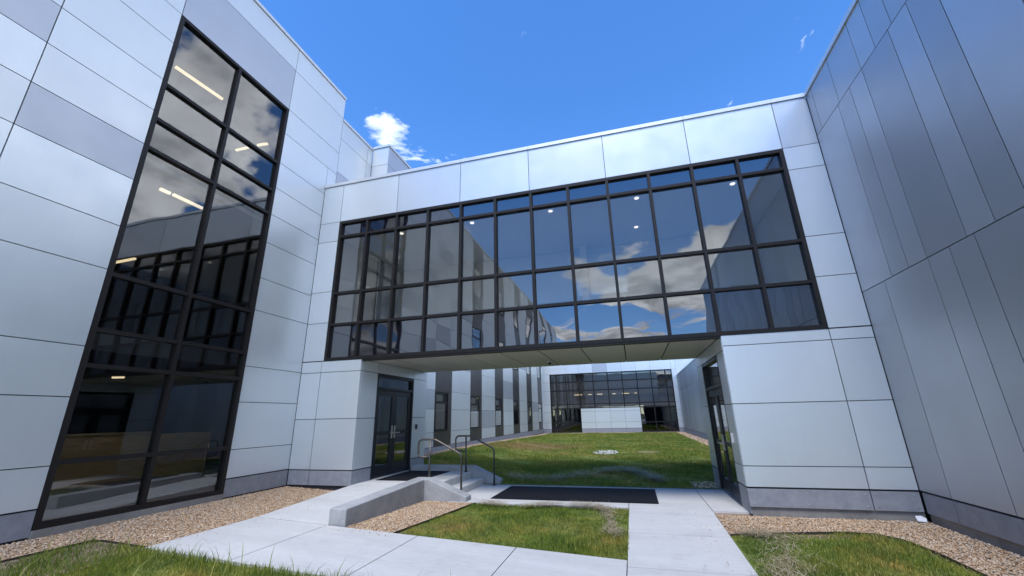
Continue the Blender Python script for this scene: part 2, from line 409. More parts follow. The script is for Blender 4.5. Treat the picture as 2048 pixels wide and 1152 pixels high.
def near_z(x):
    if x < -0.25: return -0.10 + 0.046 * (-0.25 - x)
    if x < 1.15: return -0.10
    return -0.10 + 0.10 * min(1, (x - 1.15) / 2.9)
def gz(x, y):
    if x < -4.48: return near_z(x)
    a = min(1, max(0, (y - 5.95) / 2.52))
    return near_z(x) * (1 - a)
def court_z(x, y):
    f = min(1, max(0, (y - 10.75) / 2.2)); f = f * f * (3 - 2 * f)
    e = min(1, max(0, (37 - y) / 16))
    return 0.015 + f * (0.05 + 0.23 * math.exp(-((x + 7.4) / 2.4) ** 2) * e + 0.05 * math.exp(-((x + 2.0) / 3.5) ** 2 - ((y - 22) / 7) ** 2))

# ------------------------------------------------------------------ setting: ground
def sheet(name, mat, poly_fn, x0, x1, y0, y1, step, zf, dz=0.0, kind='structure'):
    nx = max(1, int(round((x1 - x0) / step))); ny = max(1, int(round((y1 - y0) / step)))
    V, F, idx = [], [], {}
    for j in range(ny + 1):
        for i in range(nx + 1):
            x = x0 + (x1 - x0) * i / nx; y = y0 + (y1 - y0) * j / ny
            V.append((x, y, zf(x, y) + dz))
    for j in range(ny):
        for i in range(nx):
            a = j * (nx + 1) + i; F.append((a, a + 1, a + nx + 2, a + nx + 1))
    o = mesh_obj(name, mat, V, F, None, True)
    return tag(o, kind=kind)
G = 3000
o = mesh_obj('ground', 'earth', [(-G, -G, -0.42), (G, -G, -0.42), (G, G, -0.42), (-G, G, -0.42)], [(0, 1, 2, 3)]); tag(o, kind='structure')
sheet('gravel_bed', 'gravel', None, -7.70, -5.90, 2.0, 8.45, 0.25, gz, -0.02)
sheet('gravel_bed', 'gravel', None, -7.70, -6.85, -30, 2.0, 0.85, gz, -0.02)
sheet('gravel_bed', 'gravel', None, -4.40, -3.43, 5.9, 8.52, 0.25, gz, -0.03)
sheet('gravel_bed', 'gravel', None, 1.10, 4.12, 7.20, 8.50, 0.25, gz, -0.03)
sheet('gravel_bed', 'gravel', None, 3.22, 4.12, -6.5, 7.20, 0.5, gz, -0.03)
sheet('gravel_bed', 'gravel', None, XC - 0.02, -7.45, 11.3, YF + 0.02, 0.8, court_z, -0.01)
sheet('gravel_bed', 'gravel', None, 3.30, XR + 0.02, 11.6, YF + 0.02, 0.8, court_z, -0.02)
sheet('gravel_bed', 'gravel', None, 1.12, XR, 10.76, 11.60, 0.4, court_z, -0.02)
sheet('gravel_bed', 'gravel', None, -7.44, 3.29, 39.2, YF + 0.02, 0.8, court_z, -0.005)
sheet('lawn', 'lawn', None, -6.87, -0.2, -8.0, 4.32, 0.4, gz, -0.035)
sheet('lawn', 'lawn', None, -3.46, -0.22, 5.93, 8.50, 0.2, gz, -0.028)
sheet('lawn', 'lawn', None, 1.10, 3.24, -6.0, 7.22, 0.3, gz, -0.028)
sheet('lawn', 'lawn', None, -7.50, 3.38, 10.70, 39.25, 0.35, court_z, -0.005)

# ------------------------------------------------------------------ pavements
walk = tag(bpy.data.objects.new('sidewalk', None), kind='structure'); link(walk, Matrix.Translation((0, 5, 0)))
def slab(x0, x1, y0, y1, zf=gz, parent=walk, name='slab', g=0.006, th=0.12):
    nx = max(1, int((x1 - x0) / 0.7)); ny = max(1, int((y1 - y0) / 0.7))
    x0 += g; x1 -= g; y0 += g; y1 -= g
    loop = [(x0 + (x1 - x0) * i / nx, y0) for i in range(nx)] + [(x1, y0 + (y1 - y0) * j / ny) for j in range(ny)] + \
           [(x1 - (x1 - x0) * i / nx, y1) for i in range(nx)] + [(x0, y1 - (y1 - y0) * j / ny) for j in range(ny)]
    V, F = [], []
    for j in range(ny + 1):
        for i in range(nx + 1):
            x = x0 + (x1 - x0) * i / nx; y = y0 + (y1 - y0) * j / ny; V.append((x, y, zf(x, y)))
    for j in range(ny):
        for i in range(nx):
            a = j * (nx + 1) + i; F.append((a, a + 1, a + nx + 2, a + nx + 1))
    k = len(V); m = len(loop)
    V += [(x, y, zf(x, y)) for x, y in loop] + [(x, y, zf(x, y) - th) for x, y in loop]
    F += [(k + i, k + m + i, k + m + (i + 1) % m, k + (i + 1) % m) for i in range(m)]
    return mesh_obj(name, 'walk', V, F, parent)
def ramp_z(x, y):
    a = min(1, max(0, (y - 5.97) / 2.45)); return gz(x, y) * (1 - a) + 0.29 * a
for x0, x1 in ((-5.97, -4.63), (-4.63, -3.10), (-3.10, -1.66), (-1.66, -0.25)):
    slab(x0, x1, 4.31, 5.96)
slab(-5.97, -4.62, 5.97, 8.525, ramp_z)
for y0, y1 in ((-6, -3.5), (-3.5, -1), (-1, 1), (1, 3), (3, 4.31), (4.31, 5.72), (5.72, 7.05), (7.05, 8.47)):
    slab(-0.25, 1.14, y0, y1)
for x0, x1 in ((-3.80, -1.80), (-1.80, -0.25), (-0.25, 1.14), (1.14, RP + 0.06)):
    slab(x0, x1, 8.47, 10.75)
# dark fill under the joints
o = sheet('sidewalk_bed', 'core', None, -5.95, -0.26, 4.33, 5.94, 0.7, gz, -0.03)
o = sheet('sidewalk_bed', 'core', None, -0.24, 1.12, -6, 8.46, 0.7, gz, -0.03)
o = sheet('sidewalk_bed', 'core', None, -3.78, RP, 8.48, 10.73, 0.7, gz, -0.03)

apron = prism('bounce_apron', 'walk', [(-60, -60, -0.30), (60, -60, -0.30), (60, -9.0, -0.30), (-60, -9.0, -0.30)], -0.41); tag(apron, kind='structure')  # unseen pale apron behind the camera, added to bounce light onto the fronts
# landing, steps and cheek walls
st = thing('entrance_steps', (-4.6, 9.7, 0), 'grey concrete landing with two steps down from the black double door', 'steps')
prism('landing', 'walk', [(LP - 0.05, 8.53, .29), (-4.13, 8.53, .29), (-4.13, 10.76, .29), (LP - 0.05, 10.76, .29)], -0.1, st, 0.008)
prism('step', 'walk', [(-4.128, 8.79, .145), (-3.79, 8.79, .145), (-3.79, 10.76, .145), (-4.128, 10.76, .145)], -0.1, st, 0.008)
def quad_solid(name, mat, pts, quads, bottom, parent, bevel):
    bm = bmesh.new()
    T = [bm.verts.new(p) for p in pts]; B = [bm.verts.new((p[0], p[1], bottom)) for p in pts]
    cnt = {}
    for q in quads:
        bm.faces.new([T[i] for i in q]); bm.faces.new([B[i] for i in reversed(q)])
        for i in range(len(q)): cnt[(q[i], q[(i + 1) % len(q)])] = 1
    for (a_, b_) in cnt:
        if (b_, a_) not in cnt: bm.faces.new([T[a_], B[a_], B[b_], T[b_]])
    bmesh.ops.recalc_face_normals(bm, faces=bm.faces); bm.normal_update()
    ed = [e for e in bm.edges if len(e.link_faces) == 2 and e.calc_face_angle() > 0.4]
    bmesh.ops.bevel(bm, geom=ed, offset=bevel, segments=2, affect='EDGES', profile=0.5)
    bm.verts.index_update(); V = [v.co.copy() for v in bm.verts]; F = [[v.index for v in f.verts] for f in bm.faces]; bm.free()
    return mesh_obj(name, mat, V, F, parent)
rwall = quad_solid('ramp_wall', 'cheek', [(-4.63, 5.98, .325), (-4.33, 5.98, .325), (-4.33, 8.50, .40), (-4.26, 8.50, .405), (-3.44, 8.50, .10), (-3.40, 8.50, .085),
    (-3.40, 8.80, .085), (-3.44, 8.80, .10), (-4.26, 8.80, .405), (-4.63, 8.80, .405), (-4.33, 8.80, .405), (-4.63, 8.50, .40)],
    [(0, 1, 2, 11), (11, 2, 10, 9), (2, 3, 8, 10), (3, 4, 7, 8), (4, 5, 6, 7)], -0.15, None, 0.016)
tag(rwall, 'low L-shaped grey concrete wall along the sloping walk, ending beside the gravel', 'wall')
kerb = quad_solid('landing_kerb', 'cheek', [(-5.90, 10.765, .41), (-4.15, 10.765, .41), (-3.46, 10.765, .12), (-3.40, 10.765, .09), (-3.40, 11.05, .09), (-3.46, 11.05, .12), (-4.15, 11.05, .41), (-5.90, 11.05, .41)],
    [(0, 1, 6, 7), (1, 2, 5, 6), (2, 3, 4, 5)], -0.1, None, 0.016)
tag(kerb, 'grey concrete kerb wall closing the back of the landing, sloping down beside the courtyard lawn', 'wall')

# ------------------------------------------------------------------ left wing
ROWS = [0.585, 1.105, 2.005, 2.725, 3.92, 4.655, 5.505, 6.21, 6.91, 7.59, 8.44, 9.15, 10.39, 11.08]
FL = Face('+x', XL)
lw = thing('office_wing', (XL, 4, 0), 'tall pale silver panelled wing with a full-height dark window strip beside the gravel bed', 'building')
column(FL, 2.62, 4.06, ROWS, lw, special={6: 'lavender'})
column(FL, 1.19, 2.62, ROWS, lw, special={8: 'lavender', 4: 'lavender'})
column(FL, -0.24, 1.19, ROWS, lw, special={5: 'lavender', 10: 'lavender'})
column(FL, -2.98, -0.24, ROWS, lw, special={2: 'lavender', 7: 'lavender'})
column(FL, 4.06, 6.74, ROWS[11:], lw, special={0: 'lavender'})
column(FL, 6.74, YB, ROWS[:11], lw, special={})
column(FL, 6.74, 8.66, ROWS[10:], lw)
for y0, y1 in ((8.66, 9.96), (9.96, 10.22)):
    column(FL, y0, y1, [BT - 0.3, 8.55, 9.69, 10.30], lw, special={0: 'lavender'} if y0 < 9 else {})
panel(FL, YB, 8.66, BT - 0.3, ROWS[10], 'silver', lw)
for y0, y1 in ((-2.98, -0.24), (-0.24, 1.19), (1.19, 2.62), (2.62, 4.06), (6.74, YB)):
    panel(FL, y0, y1, 0.25, ROWS[0] - 0.01, 'base', lw, 'base_panel', -0.004)
core(FL, -29.4, 4.06, -0.3, 11.08, lw)
core(FL, 4.06, 6.74, 9.16, 11.08, lw)
core(FL, 6.74, 8.66, -0.3, 11.08, lw); core(FL, 8.66, 10.22, -0.3, 10.30, lw)
FL.box('foundation', 'found', 4.06, 6.74, -0.10, 0.02, -0.3, 0.33, lw)
FL.box('coping', 'coping', -29.4, 8.66, -0.35, 0.03, 11.085, 11.17, lw)
FL.box('coping', 'coping', 8.665, 10.22, -0.35, 0.028, 10.305, 10.39, lw)
box('end_panel', 'silver', (XL - 3, 8.63, 10.40), (XL - 0.002, 8.66, 11.083), lw)
# projecting shaft beyond the bridge
FJ = Face('-y', 10.22); FJX = Face('+x', -7.0)
panel(FJ, XL + 0.005, -7.0, 6.5, 9.69, 'silver', lw); panel(FJ, XL + 0.005, -7.0, 9.69, 10.36, 'silver', lw)
for z0, z1 in ((0.5, 3.92), (3.92, 6.5), (6.5, 9.69), (9.69, 10.36)):
    panel(FJX, 10.22, 13.3, z0, z1, 'lavender', lw)
box('wall_core', 'core', (XL - 0.01, 10.255, -0.2), (-7.035, 13.3, 10.36), lw)
box('coping', 'coping', (XL + 0.033, 10.19, 10.365), (-6.97, 13.3, 10.45), lw)
# stripes with windows, seen mirrored in the bridge glass
def slot_window(F, u0, u1, z0, z1, parent, depth=0.12):
    zr = z1 - (z1 - z0) * 0.27
    fr = boxes_obj('window', 'frame', [
        (F.pt(u0, -depth, z0), F.pt(u0 + .06, .012, z1)), (F.pt(u1 - .06, -depth, z0), F.pt(u1, .012, z1)),
        (F.pt(u0 + .06, -depth, z0), F.pt(u1 - .06, .03, z0 + .06)), (F.pt(u0 + .06, -depth, z1 - .06), F.pt(u1 - .06, .010, z1)),
        (F.pt(u0 + .06, -depth, zr - .03), F.pt(u1 - .06, .006, zr + .03))], parent)
    F.box('glass_pane', 'glass', u0 + .05, u1 - .05, -.014, -.008, z0 + .05, zr - .02, fr)
    F.box('glass_pane', 'glass', u0 + .05, u1 - .05, -.014, -.008, zr + .02, z1 - .05, fr)
    w_ = u1 - u0; k_ = int(abs(u0) * 7) % 3
    if k_ < 2: F.box('blind', 'blind', u0 + .2, u0 + (.62 if k_ else .8) * w_, -.03, -.024, z0 + .1, zr - .05, fr)
    F.box('blind', 'blind', u0 + .2, u0 + .6 * w_, -.03, -.024, zr + .05, z1 - .12, fr)
def stripe(F, u0, u1, zt, wins, parent, wu0, wu1, zb=0.46):
    z = zb
    for w0, w1 in wins:
        panel(F, u0, u1, z, w0, 'bronze_panel', parent, 'bronze_panel')
        if wu0 > u0 + 0.1: panel(F, u0, wu0, w0, w1, 'bronze_panel', parent, 'bronze_panel')
        if wu1 < u1 - 0.1: panel(F, wu1, u1, w0, w1, 'bronze_panel', parent, 'bronze_panel')
        slot_window(F, wu0 + .004, wu1 - .004, w0 + .004, w1 - .004, parent, 0.03)
        z = w1
    panel(F, u0, u1, z, zt, 'bronze_panel', parent, 'bronze_panel')
COARSE = [0.585, 2.005, 2.725, 3.92, 5.505, 6.91, 8.44, 10.39, 11.08]
u = -2.98
for k in range(6):
    stripe(FL, u - 1.62, u, 11.08, [(1.02, 2.72), (4.45, 6.12), (7.9, 9.55)], lw, u - 1.3, u, 0.585)
    column(FL, u - 4.22, u - 1.62, COARSE, lw, special={k % 5 + 1: 'lavender'})
    panel(FL, u - 4.22, u, 0.25, 0.575, 'base', lw, 'base_panel', -0.004)
    u -= 4.22
column(FL, -29.4, u, COARSE, lw)
box('rear_wall', 'int_dark', (-20.2, -29.4, -0.3), (-20.0, 13.0, 11.0), lw)
box('end_wall', 'silver', (-20.0, -29.45, -0.3), (XL - 0.01, -29.402, 11.08), lw)
box('end_wall', 'core', (-20.0, 13.0, -0.3), (-8.3, 13.2, 10.2), lw)
box('roof', 'found', (-20.0, -29.4, 10.75), (XL - 0.21, 8.6, 10.95), lw); box('roof', 'found', (-20.0, 8.61, 9.9), (XL - 0.21, 13, 10.1), lw)
# interior behind the window strip
box('interior_floor', 'int_grey', (-20, 2.0, 0.30), (XL - 0.2, 13, 0.48), lw)
box('interior_floor', 'int_dark', (-20, 2.0, 2.95), (XL - 1.9, 13, 3.35), lw)
box('ceiling', 'int_grey', (-20, 2.0, 6.25), (XL - 0.6, 13, 6.35), lw)
box('ceiling', 'int_grey', (-20, 2.0, 9.3), (XL - 0.2, 13, 9.4), lw)
box('interior_wall', 'int_dark', (-20, 1.9, 0.3), (XL - 0.2, 2.0, 9.4), lw)
box('interior_wall', 'int_blue', (-20, 9.6, 0.48), (-10.2, 9.7, 2.94), lw)
box('interior_wall', 'int_dark', (-15.1, 2.0, 3.36), (-15.0, 13, 9.3), lw)
box('reception_counter', 'oak', (-10.60, 4.2, 0.49), (-10.45, 7.3, 1.42), lw); box('reception_counter', 'oak', (-10.60, 7.36, 0.49), (-10.45, 8.6, 1.40), lw)
box('counter_top', 'oak', (-10.70, 4.2, 1.425), (-10.40, 7.3, 1.46), lw)
box('lift_door', 'int_white', (-13.9, 5.9, 0.49), (-13.8, 6.5, 2.6), lw)
box('stair_stringer', 'int_grey', (-12.6, 7.4, 0.49), (-12.45, 9.5, 0.9), lw)
def lamp_bar(a, b, w=0.055, parent=lw):
    a, b = Vector(a), Vector(b); d = (b - a).normalized(); s_ = Vector((-d.y, d.x, 0)) * w / 2
    V = []
    for z in (0, 0.05):
        for q in (a - s_, b - s_, b + s_, a + s_): V.append(q + Vector((0, 0, z)))
    mesh_obj('linear_light', 'lamp', V, BF, parent)
lamp_bar((-8.95, 4.92, 9.1), (-8.85, 5.96, 9.1))
lamp_bar((-8.32, 4.87, 5.9), (-8.31, 5.05, 5.9), 0.05); lamp_bar((-8.30, 5.10, 5.9), (-8.29, 5.69, 5.9), 0.05)
lamp_bar((-13.45, 7.28, 5.9), (-12.63, 7.25, 5.9)); lamp_bar((-10.29, 7.61, 9.1), (-9.84, 7.61, 9.1)); lamp_bar((-9.52, 7.61, 9.1), (-9.2, 7.64, 9.1))
lamp_bar((-14.41, 6.6, 4.4), (-13.4, 6.6, 4.4), 0.06); lamp_bar((-14.4, 8.5, 2.9), (-14.1, 8.6, 2.9), 0.05)
lw_w = curtain(FL, [4.06, 5.36, 6.74], [0.33, 1.14, 2.46, 2.99, 3.87, 6.20, 6.80, 7.55, 9.15], lw, fw=0.062, ow=0.072, glass_d=-0.055, depth=0.14)

# ------------------------------------------------------------------ bridge
br = thing('link_bridge', (-1.8, YB, 0), 'silver glazed bridge spanning between the two wings above the passage', 'bridge')
FB = Face('-y', YB)
jx = [XL, -7.0, -5.31, -3.57, -1.82, -0.065, 1.70, 3.43, XR]
for i in range(8):
    panel(FB, jx[i] + (0.004 if i == 0 else 0), jx[i + 1] - (0.004 if i == 7 else 0), 6.655, 7.765, 'silver_dim' if i in (2, 4, 7) else 'silver', br)
    FB.box('coping', 'coping', jx[i] + 0.003, jx[i + 1] - 0.003, -0.4, 0.025, 7.768, BT, br)
column(FB, XL + .004, -7.0, [2.975, 3.91, 4.715, 6.10, 6.655], br)
column(FB, 3.43, XR - .004, [2.975, 3.92, 4.715, 6.15, 6.655], br)
core(FB, XL, XR + 0.03, 6.66, 7.76, br); core(FB, XL, -7.0, 2.97, 6.66, br); core(FB, 3.43, XR, 2.97, 6.66, br)
us = [-7.0 + 0.8725 * i for i in range(12)] + [3.43]
us[1:12] = [-6.155, -5.295, -4.421, -3.544, -2.673, -1.801, -0.935, -0.056, 0.829, 1.699, 2.575]
curtain(FB, us, [2.965, 3.845, 4.655, 6.21, 6.655], br, fw=0.06, ow=0.075, glass_d=-0.06, depth=0.15, opaque_rows=(0, 3))
FBr = Face('+y', YR)
for x0, x1 in ((-7.0, -1.2), (0.2, 3.43)): FBr.box('rear_panel', 'silver', x0, x1, -0.2, 0, 2.97, 6.66, br)
for x0, x1 in ((-1.2, 0.2),):
    FBr.box('rear_panel', 'silver', x0, x1, -0.2, 0, 2.97, 4.55, br); FBr.box('rear_panel', 'silver', x0, x1, -0.2, 0, 4.85, 6.66, br)
    curtain(FBr, [x0, (x0 + x1) / 2, x1], [4.55, 4.85], br, glass_d=-0.06, name='rear_window')
FBr.box('interior_lining', 'int_white', -7.1, -1.2, -0.26, -0.205, 3.73, 6.27, br); FBr.box('interior_lining', 'int_white', 0.2, 3.5, -0.26, -0.205, 3.73, 6.27, br)
FBr.box('rear_panel', 'silver', XL, XR, -0.2, 0, 6.66, 7.76, br); FBr.box('rear_panel', 'silver', XL, -7.0, -0.2, 0, 2.97, 6.66, br); FBr.box('rear_panel', 'silver', 3.43, XR, -0.2, 0, 2.97, 6.66, br)
box('floor_slab', 'int_white', (XL, YB + 0.16, 3.05), (XR, YR - 0.2, 3.72), br)
box('ceiling', 'int_white', (XL, YB + 0.20, 6.28), (XR, YR - 0.2, 6.36), br)
box('roof', 'found', (XL, YB + 0.2, 7.2), (XR, YR - 0.2, 7.4), br)
for x in (-7.2, 3.6): box('interior_wall', 'int_white', (x, YB + 0.25, 3.73), (x + 0.1, YR - 0.25, 6.27), br)
for x in (-5.4, -3.42, -1.42, 0.56, 2.54):
    for y in ((8.74, 10.3) if x == 0.56 else (8.74,)): disc('downlight', 'downlight', (x, y, 6.265), 0.05, 0.012, (0, 0, 1), br)
for x in (-4.4, -0.93, 2.57): box('interior_column', 'int_white', (x - 0.1, YR - 0.55, 3.73), (x + 0.1, YR - 0.35, 6.27), br)
box('guard_rail', 'int_white', (-7.0, YR - 0.34, 4.72), (3.4, YR - 0.28, 4.80), br)
# soffit
sx = [LP, -5.295, -4.421, -3.55, -2.69, -1.83, -0.93, -0.04, 0.83, RP]
for i in range(9):
    box('soffit_panel', 'soffit', (sx[i] + .013, YB + 0.16, 2.955), (sx[i + 1] - .013, YR, 2.985), br)
box('soffit_core', 'core', (LP, YB + 0.155, 2.99), (RP, YR - 0.01, 3.04), br)
FB.box('bottom_trim', 'frame', LP + 0.004, RP - 0.004, -0.155, 0.0, 2.925, 2.964, br)
dm = disc('security_camera', 'int_white', (-1.95, 10.55, 2.92), 0.07, 0.034, (0, 0, 1), br)
V, F = [], []
for j in range(5):
    a = j / 4 * math.pi / 2
    for k in range(12):
        t = 2 * math.pi * k / 12; V.append((-1.95 + 0.05 * math.cos(a) * math.cos(t), 10.55 + 0.05 * math.cos(a) * math.sin(t), 2.92 - 0.05 * math.sin(a)))
for j in range(4):
    for k in range(12): F.append((j * 12 + k, j * 12 + (k + 1) % 12, (j + 1) * 12 + (k + 1) % 12, (j + 1) * 12 + k))
mesh_obj('camera_dome', 'door', V, F, dm, True)

# left pier under the bridge
FPL = Face('+x', LP)
for x0, x1 in ((XL + .004, -7.05), (-7.05, LP)):
    column(FB, x0, x1, [0.575, 1.645, 2.70, 2.965], br)
    panel(FB, x0, x1, 0.26, 0.565, 'base', br, 'base_panel', -0.004)
for y0, y1 in ((YB, 9.0), (10.81, YR)):
    column(FPL, y0 + (0.034 if y0 < 9 else 0), y1, [0.575, 1.645, 2.70], br)
    panel(FPL, y0 + (0.034 if y0 < 9 else 0), y1, 0.24, 0.565, 'base', br, 'base_panel', -0.004)
for y0, y1 in ((YB + 0.034, 9.0), (9.0, 10.81), (10.81, YR)): panel(FPL, y0, y1, 2.70, 2.953, 'silver', br)
box('wall_core', 'core', (XL, YB + 0.036, -0.2), (LP - 0.034, 8.99, 2.95), br); box('wall_core', 'core', (XL, 10.82, -0.2), (LP - 0.034, YR, 2.95), br)
box('wall_core', 'core', (XL, 8.99, 2.70), (LP - 0.034, 10.82, 2.95), br); box('interior_wall', 'int_dark', (XL + .1, 8.99, -0.1), (XL + .2, 10.82, 2.7), br)
# right pier under the bridge
FPR = Face('-x', RP)
for x0, x1 in ((RP, 3.43), (3.43, XR - .004)):
    column(FB, x0, x1, [0.41, 0.735, 1.745, 2.77, 2.965], br)
    b_ = panel(FB, x0, x1, 0.11, 0.395, 'base', br, 'base_panel', -0.004)
    k = 3 if x1 < 3.6 else 2
    for z in (0.165, 0.34):
        for i in range(k):
            disc('screw', 'steel', (x0 + 0.07 + (x1 - x0 - 0.14) * i / (k - 1), YB + 0.004, z), 0.009, 0.006, (0, -1, 0), b_, 6)
FB.box('foundation', 'found', RP + 0.03, XR, -0.2, -0.035, -0.2, 0.115, br)
for y0, y1 in ((YB, 8.93), (10.86, YR)):
    column(FPR, y0 + (0.034 if y0 < 9 else 0), y1, [0.41, 0.735, 1.745, 2.70], br, 'silver')
    panel(FPR, y0 + (0.034 if y0 < 9 else 0), y1, 0.0, 0.395, 'base', br, 'base_panel', -0.004)
for y0, y1 in ((YB + .034, 8.93), (8.93, 10.86), (10.86, YR)): panel(FPR, y0, y1, 2.70, 2.953, 'silver', br)
box('wall_core', 'core', (RP + .034, YB + .036, -0.2), (XR, 8.92, 2.95), br); box('wall_core', 'core', (RP + .034, 10.87, -0.2), (XR, YR, 2.95), br)
box('wall_core', 'core', (RP + .034, 8.92, 2.70), (XR, 10.87, 2.95), br); box('interior_wall', 'int_dark', (XR - .3, 8.92, -0.1), (XR - .2, 10.87, 2.7), br)
box('interior_floor', 'int_grey', (RP + .15, 8.93, -0.1), (XR - .2, 10.86, -0.01), br)

def double_door(F, u0, u1, z0, zl, zt, parent, sgn):
    fr = boxes_obj('door_frame', 'door', [
        (F.pt(u0, -.14, z0), F.pt(u0 + .06, .0, zt)), (F.pt(u1 - .06, -.14, z0), F.pt(u1, .0, zt)),
        (F.pt(u0 + .06, -.14, zt - .06), F.pt(u1 - .06, -.002, zt)), (F.pt(u0 + .06, -.14, zl), F.pt(u1 - .06, -.004, zl + .06))], parent)
    F.box('transom_pane', 'glass', u0 + .05, u1 - .05, -.078, -.07, zl + .05, zt - .05, fr)
    F.box('threshold', 'steel', u0 + .06, u1 - .06, -.15, .02, z0 - .005, z0 + .012, fr)
    um = (u0 + u1) / 2
    for a, b, hs_ in ((u0 + .065, um - .004, 1), (um + .004, u1 - .065, -1)):
        leaf = boxes_obj('door_leaf', 'door', [
            (F.pt(a, -.085, z0 + .015), F.pt(a + .12, -.035, zl - .005)), (F.pt(b - .12, -.085, z0 + .015), F.pt(b, -.035, zl - .005)),
            (F.pt(a + .12, -.085, z0 + .015), F.pt(b - .12, -.037, z0 + .27)), (F.pt(a + .12, -.085, zl - .15), F.pt(b - .12, -.037, zl - .005)),
            (F.pt(a + .12, -.085, z0 + .96), F.pt(b - .12, -.039, z0 + 1.04))], parent=fr)
        F.box('glass_pane', 'glass', a + .11, b - .11, -.064, -.056, z0 + .26, z0 + .97, fr)
        F.box('glass_pane', 'glass', a + .11, b - .11, -.064, -.056, z0 + 1.03, zl - .14, fr)
        e = b - .06 if hs_ == 1 else a + .06
        hb = [(F.pt(e - .028, -.036, z0 + 0.86), F.pt(e + .028, -.024, z0 + 1.16)), (F.pt(e - .012, -.026, z0 + 0.98), F.pt(e + .012, .04, z0 + 1.005)),
              (F.pt(e - .15 * hs_, .02, z0 + 0.978), F.pt(e + .012, .04, z0 + 1.002))]
        boxes_obj('handle', 'steel', hb, fr)
    return fr
double_door(FPL, 9.0, 10.81, 0.29, 2.32, 2.69, br, 1)
double_door(FPR, 8.93, 10.86, 0.005, 2.09, 2.69, br, 1)
FPL.box('card_reader', 'door', 11.00, 11.07, 0.001, 0.03, 1.33, 1.46, br)
FPR.box('card_reader', 'int_white', 8.68, 8.76, 0.001, 0.03, 1.08, 1.24, br)

# ------------------------------------------------------------------ right wing
FR = Face('-x', XR)
rw = thing('panel_wing', (XR, 3, 0), 'shade-darkened silver wing clad in tall vertical metal panels of uneven widths', 'building')
def fill(us_, lo=-6.2):
    pat = [0.735, 0.42, 0.415]; i = 0
    while us_[-1] - pat[i % 3] > lo: us_.append(us_[-1] - pat[i % 3]); i += 1
    us_.append(lo); return us_
mid = fill([YB - .004, 7.40, 6.98, 6.575, 5.845, 5.424, 4.99]); top = fill([YB - .004, 8.066, 7.337, 6.585, 6.167, 5.747]); low = fill([YB - .004, 7.61, 6.567, 6.16, 5.745])
for us_, z0, z1 in ((mid, 3.56, 6.81), (top, 6.81, 7.765), (low, 0.41, 3.56)):
    for i in range(len(us_) - 1): panel(FR, us_[i + 1], us_[i], z0, z1, 'shaded_silver', rw, 'vertical_panel')
bs_ = [YB - .034, 7.60, 6.40, 5.2, 4.0, 2.8, 1.6, 0.4, -0.8, -2, -3.2, -4.4, -6.2]
for i in range(len(bs_) - 1): panel(FR, bs_[i + 1], bs_[i], 0.10, 0.395, 'base', rw, 'base_panel', -0.004)
FR.box('foundation', 'found', -6.2, YB - .034, -0.2, -0.03, -0.25, 0.105, rw)
core(FR, -6.2, YB + 0.5, 0.1, 7.76, rw)
for y0, y1 in ((-6.2, -3), (-3, 0), (0, 3), (3, 5.7), (5.7, YB)): FR.box('coping', 'coping', y0 + .003, y1 - .003, -.4, .03, 7.768, BT + 0.006, rw)
box('roof', 'found', (XR + .2, -6.2, 7.2), (16, YR, 7.4), rw); box('end_wall', 'shaded_silver', (XR + .002, -6.24, -0.2), (16, -6.204, 7.765), rw); box('rear_wall', 'shaded_silver', (16, -6.2, -0.2), (16.2, YF, 7.4), rw)
box('core_wall', 'core', (XR + .21, YR + .02, 4.0), (16, YR + .2, 7.3), rw)

# low wing beyond the bridge
rc = thing('low_courtyard_wing', (XR, 26, 0), 'low wing in shade-darkened silver running along the courtyard lawn behind the bridge', 'building')
us_ = [YF]
pat = [0.735, 0.42, 0.415, 0.73, 1.04]; i = 0
while us_[-1] - pat[i % 5] > YR: us_.append(us_[-1] - pat[i % 5]); i += 1
us_.append(YR)
for i in range(len(us_) - 1):
    panel(FR, us_[i + 1], us_[i], 3.54, 4.80, 'shaded_silver', rc, 'vertical_panel')
    panel(FR, us_[i + 1], us_[i], 0.40, 3.54, 'shaded_silver', rc, 'vertical_panel')
y = YR
while y < YF - 0.1:
    y1 = min(y + 2.4, YF - .002); panel(FR, y, y1, 0.06, 0.39, 'base', rc, 'base_panel', -0.004); y = y1
core(FR, YR, YF, -0.2, 4.80, rc)
FR.box('coping', 'coping', YR, YF - .004, -.4, .03, 4.805, 4.89, rc)
box('roof', 'found', (XR + .2, YR + .02, 4.3), (15.98, YF, 4.5), rc)
tube('spigot', 'steel', fillet([(XR, 33.9, 0.51), (XR - .14, 33.9, 0.51), (XR - .14, 33.9, 0.42)], .03), 0.03, rc, 8)

# ------------------------------------------------------------------ courtyard wing with bronze stripes (left)
FC = Face('+x', XC)
cw = thing('striped_wing', (XC, 26, 0), 'silver courtyard wing with dark bronze vertical stripes and narrow windows', 'building')
CR = [0.46, 1.035, 1.985, 2.79, 3.95, 5.2, 6.6, 8.3]
s0, s1 = 16.85, 18.63
prev = 11.3
for k in range(6):
    a = 16.85 + 4.215 * k; b = a + 1.79
    column(FC, prev, a, CR, cw, special={(k * 2 + 1) % 5 + 1: 'lavender'})
    stripe(FC, a, b, 8.3, [(1.05, 2.74), (4.97, 6.65)], cw, a, a + 1.40)
    prev = b
column(FC, prev, YF, CR, cw)
y = 11.3
while y < YF - 0.1:
    y1 = min(y + 2.11, YF); panel(FC, y, y1, 0.10, 0.45, 'base', cw, 'base_panel', -0.004); y = y1
core(FC, 11.3, YF, -0.2, 8.3, cw)
FC.box('coping', 'coping', 11.3, YF, -.4, .03, 8.305, 8.39, cw)
box('roof', 'found', (-20, 13.2, 7.8), (XC - .2, YF, 8.0), cw)

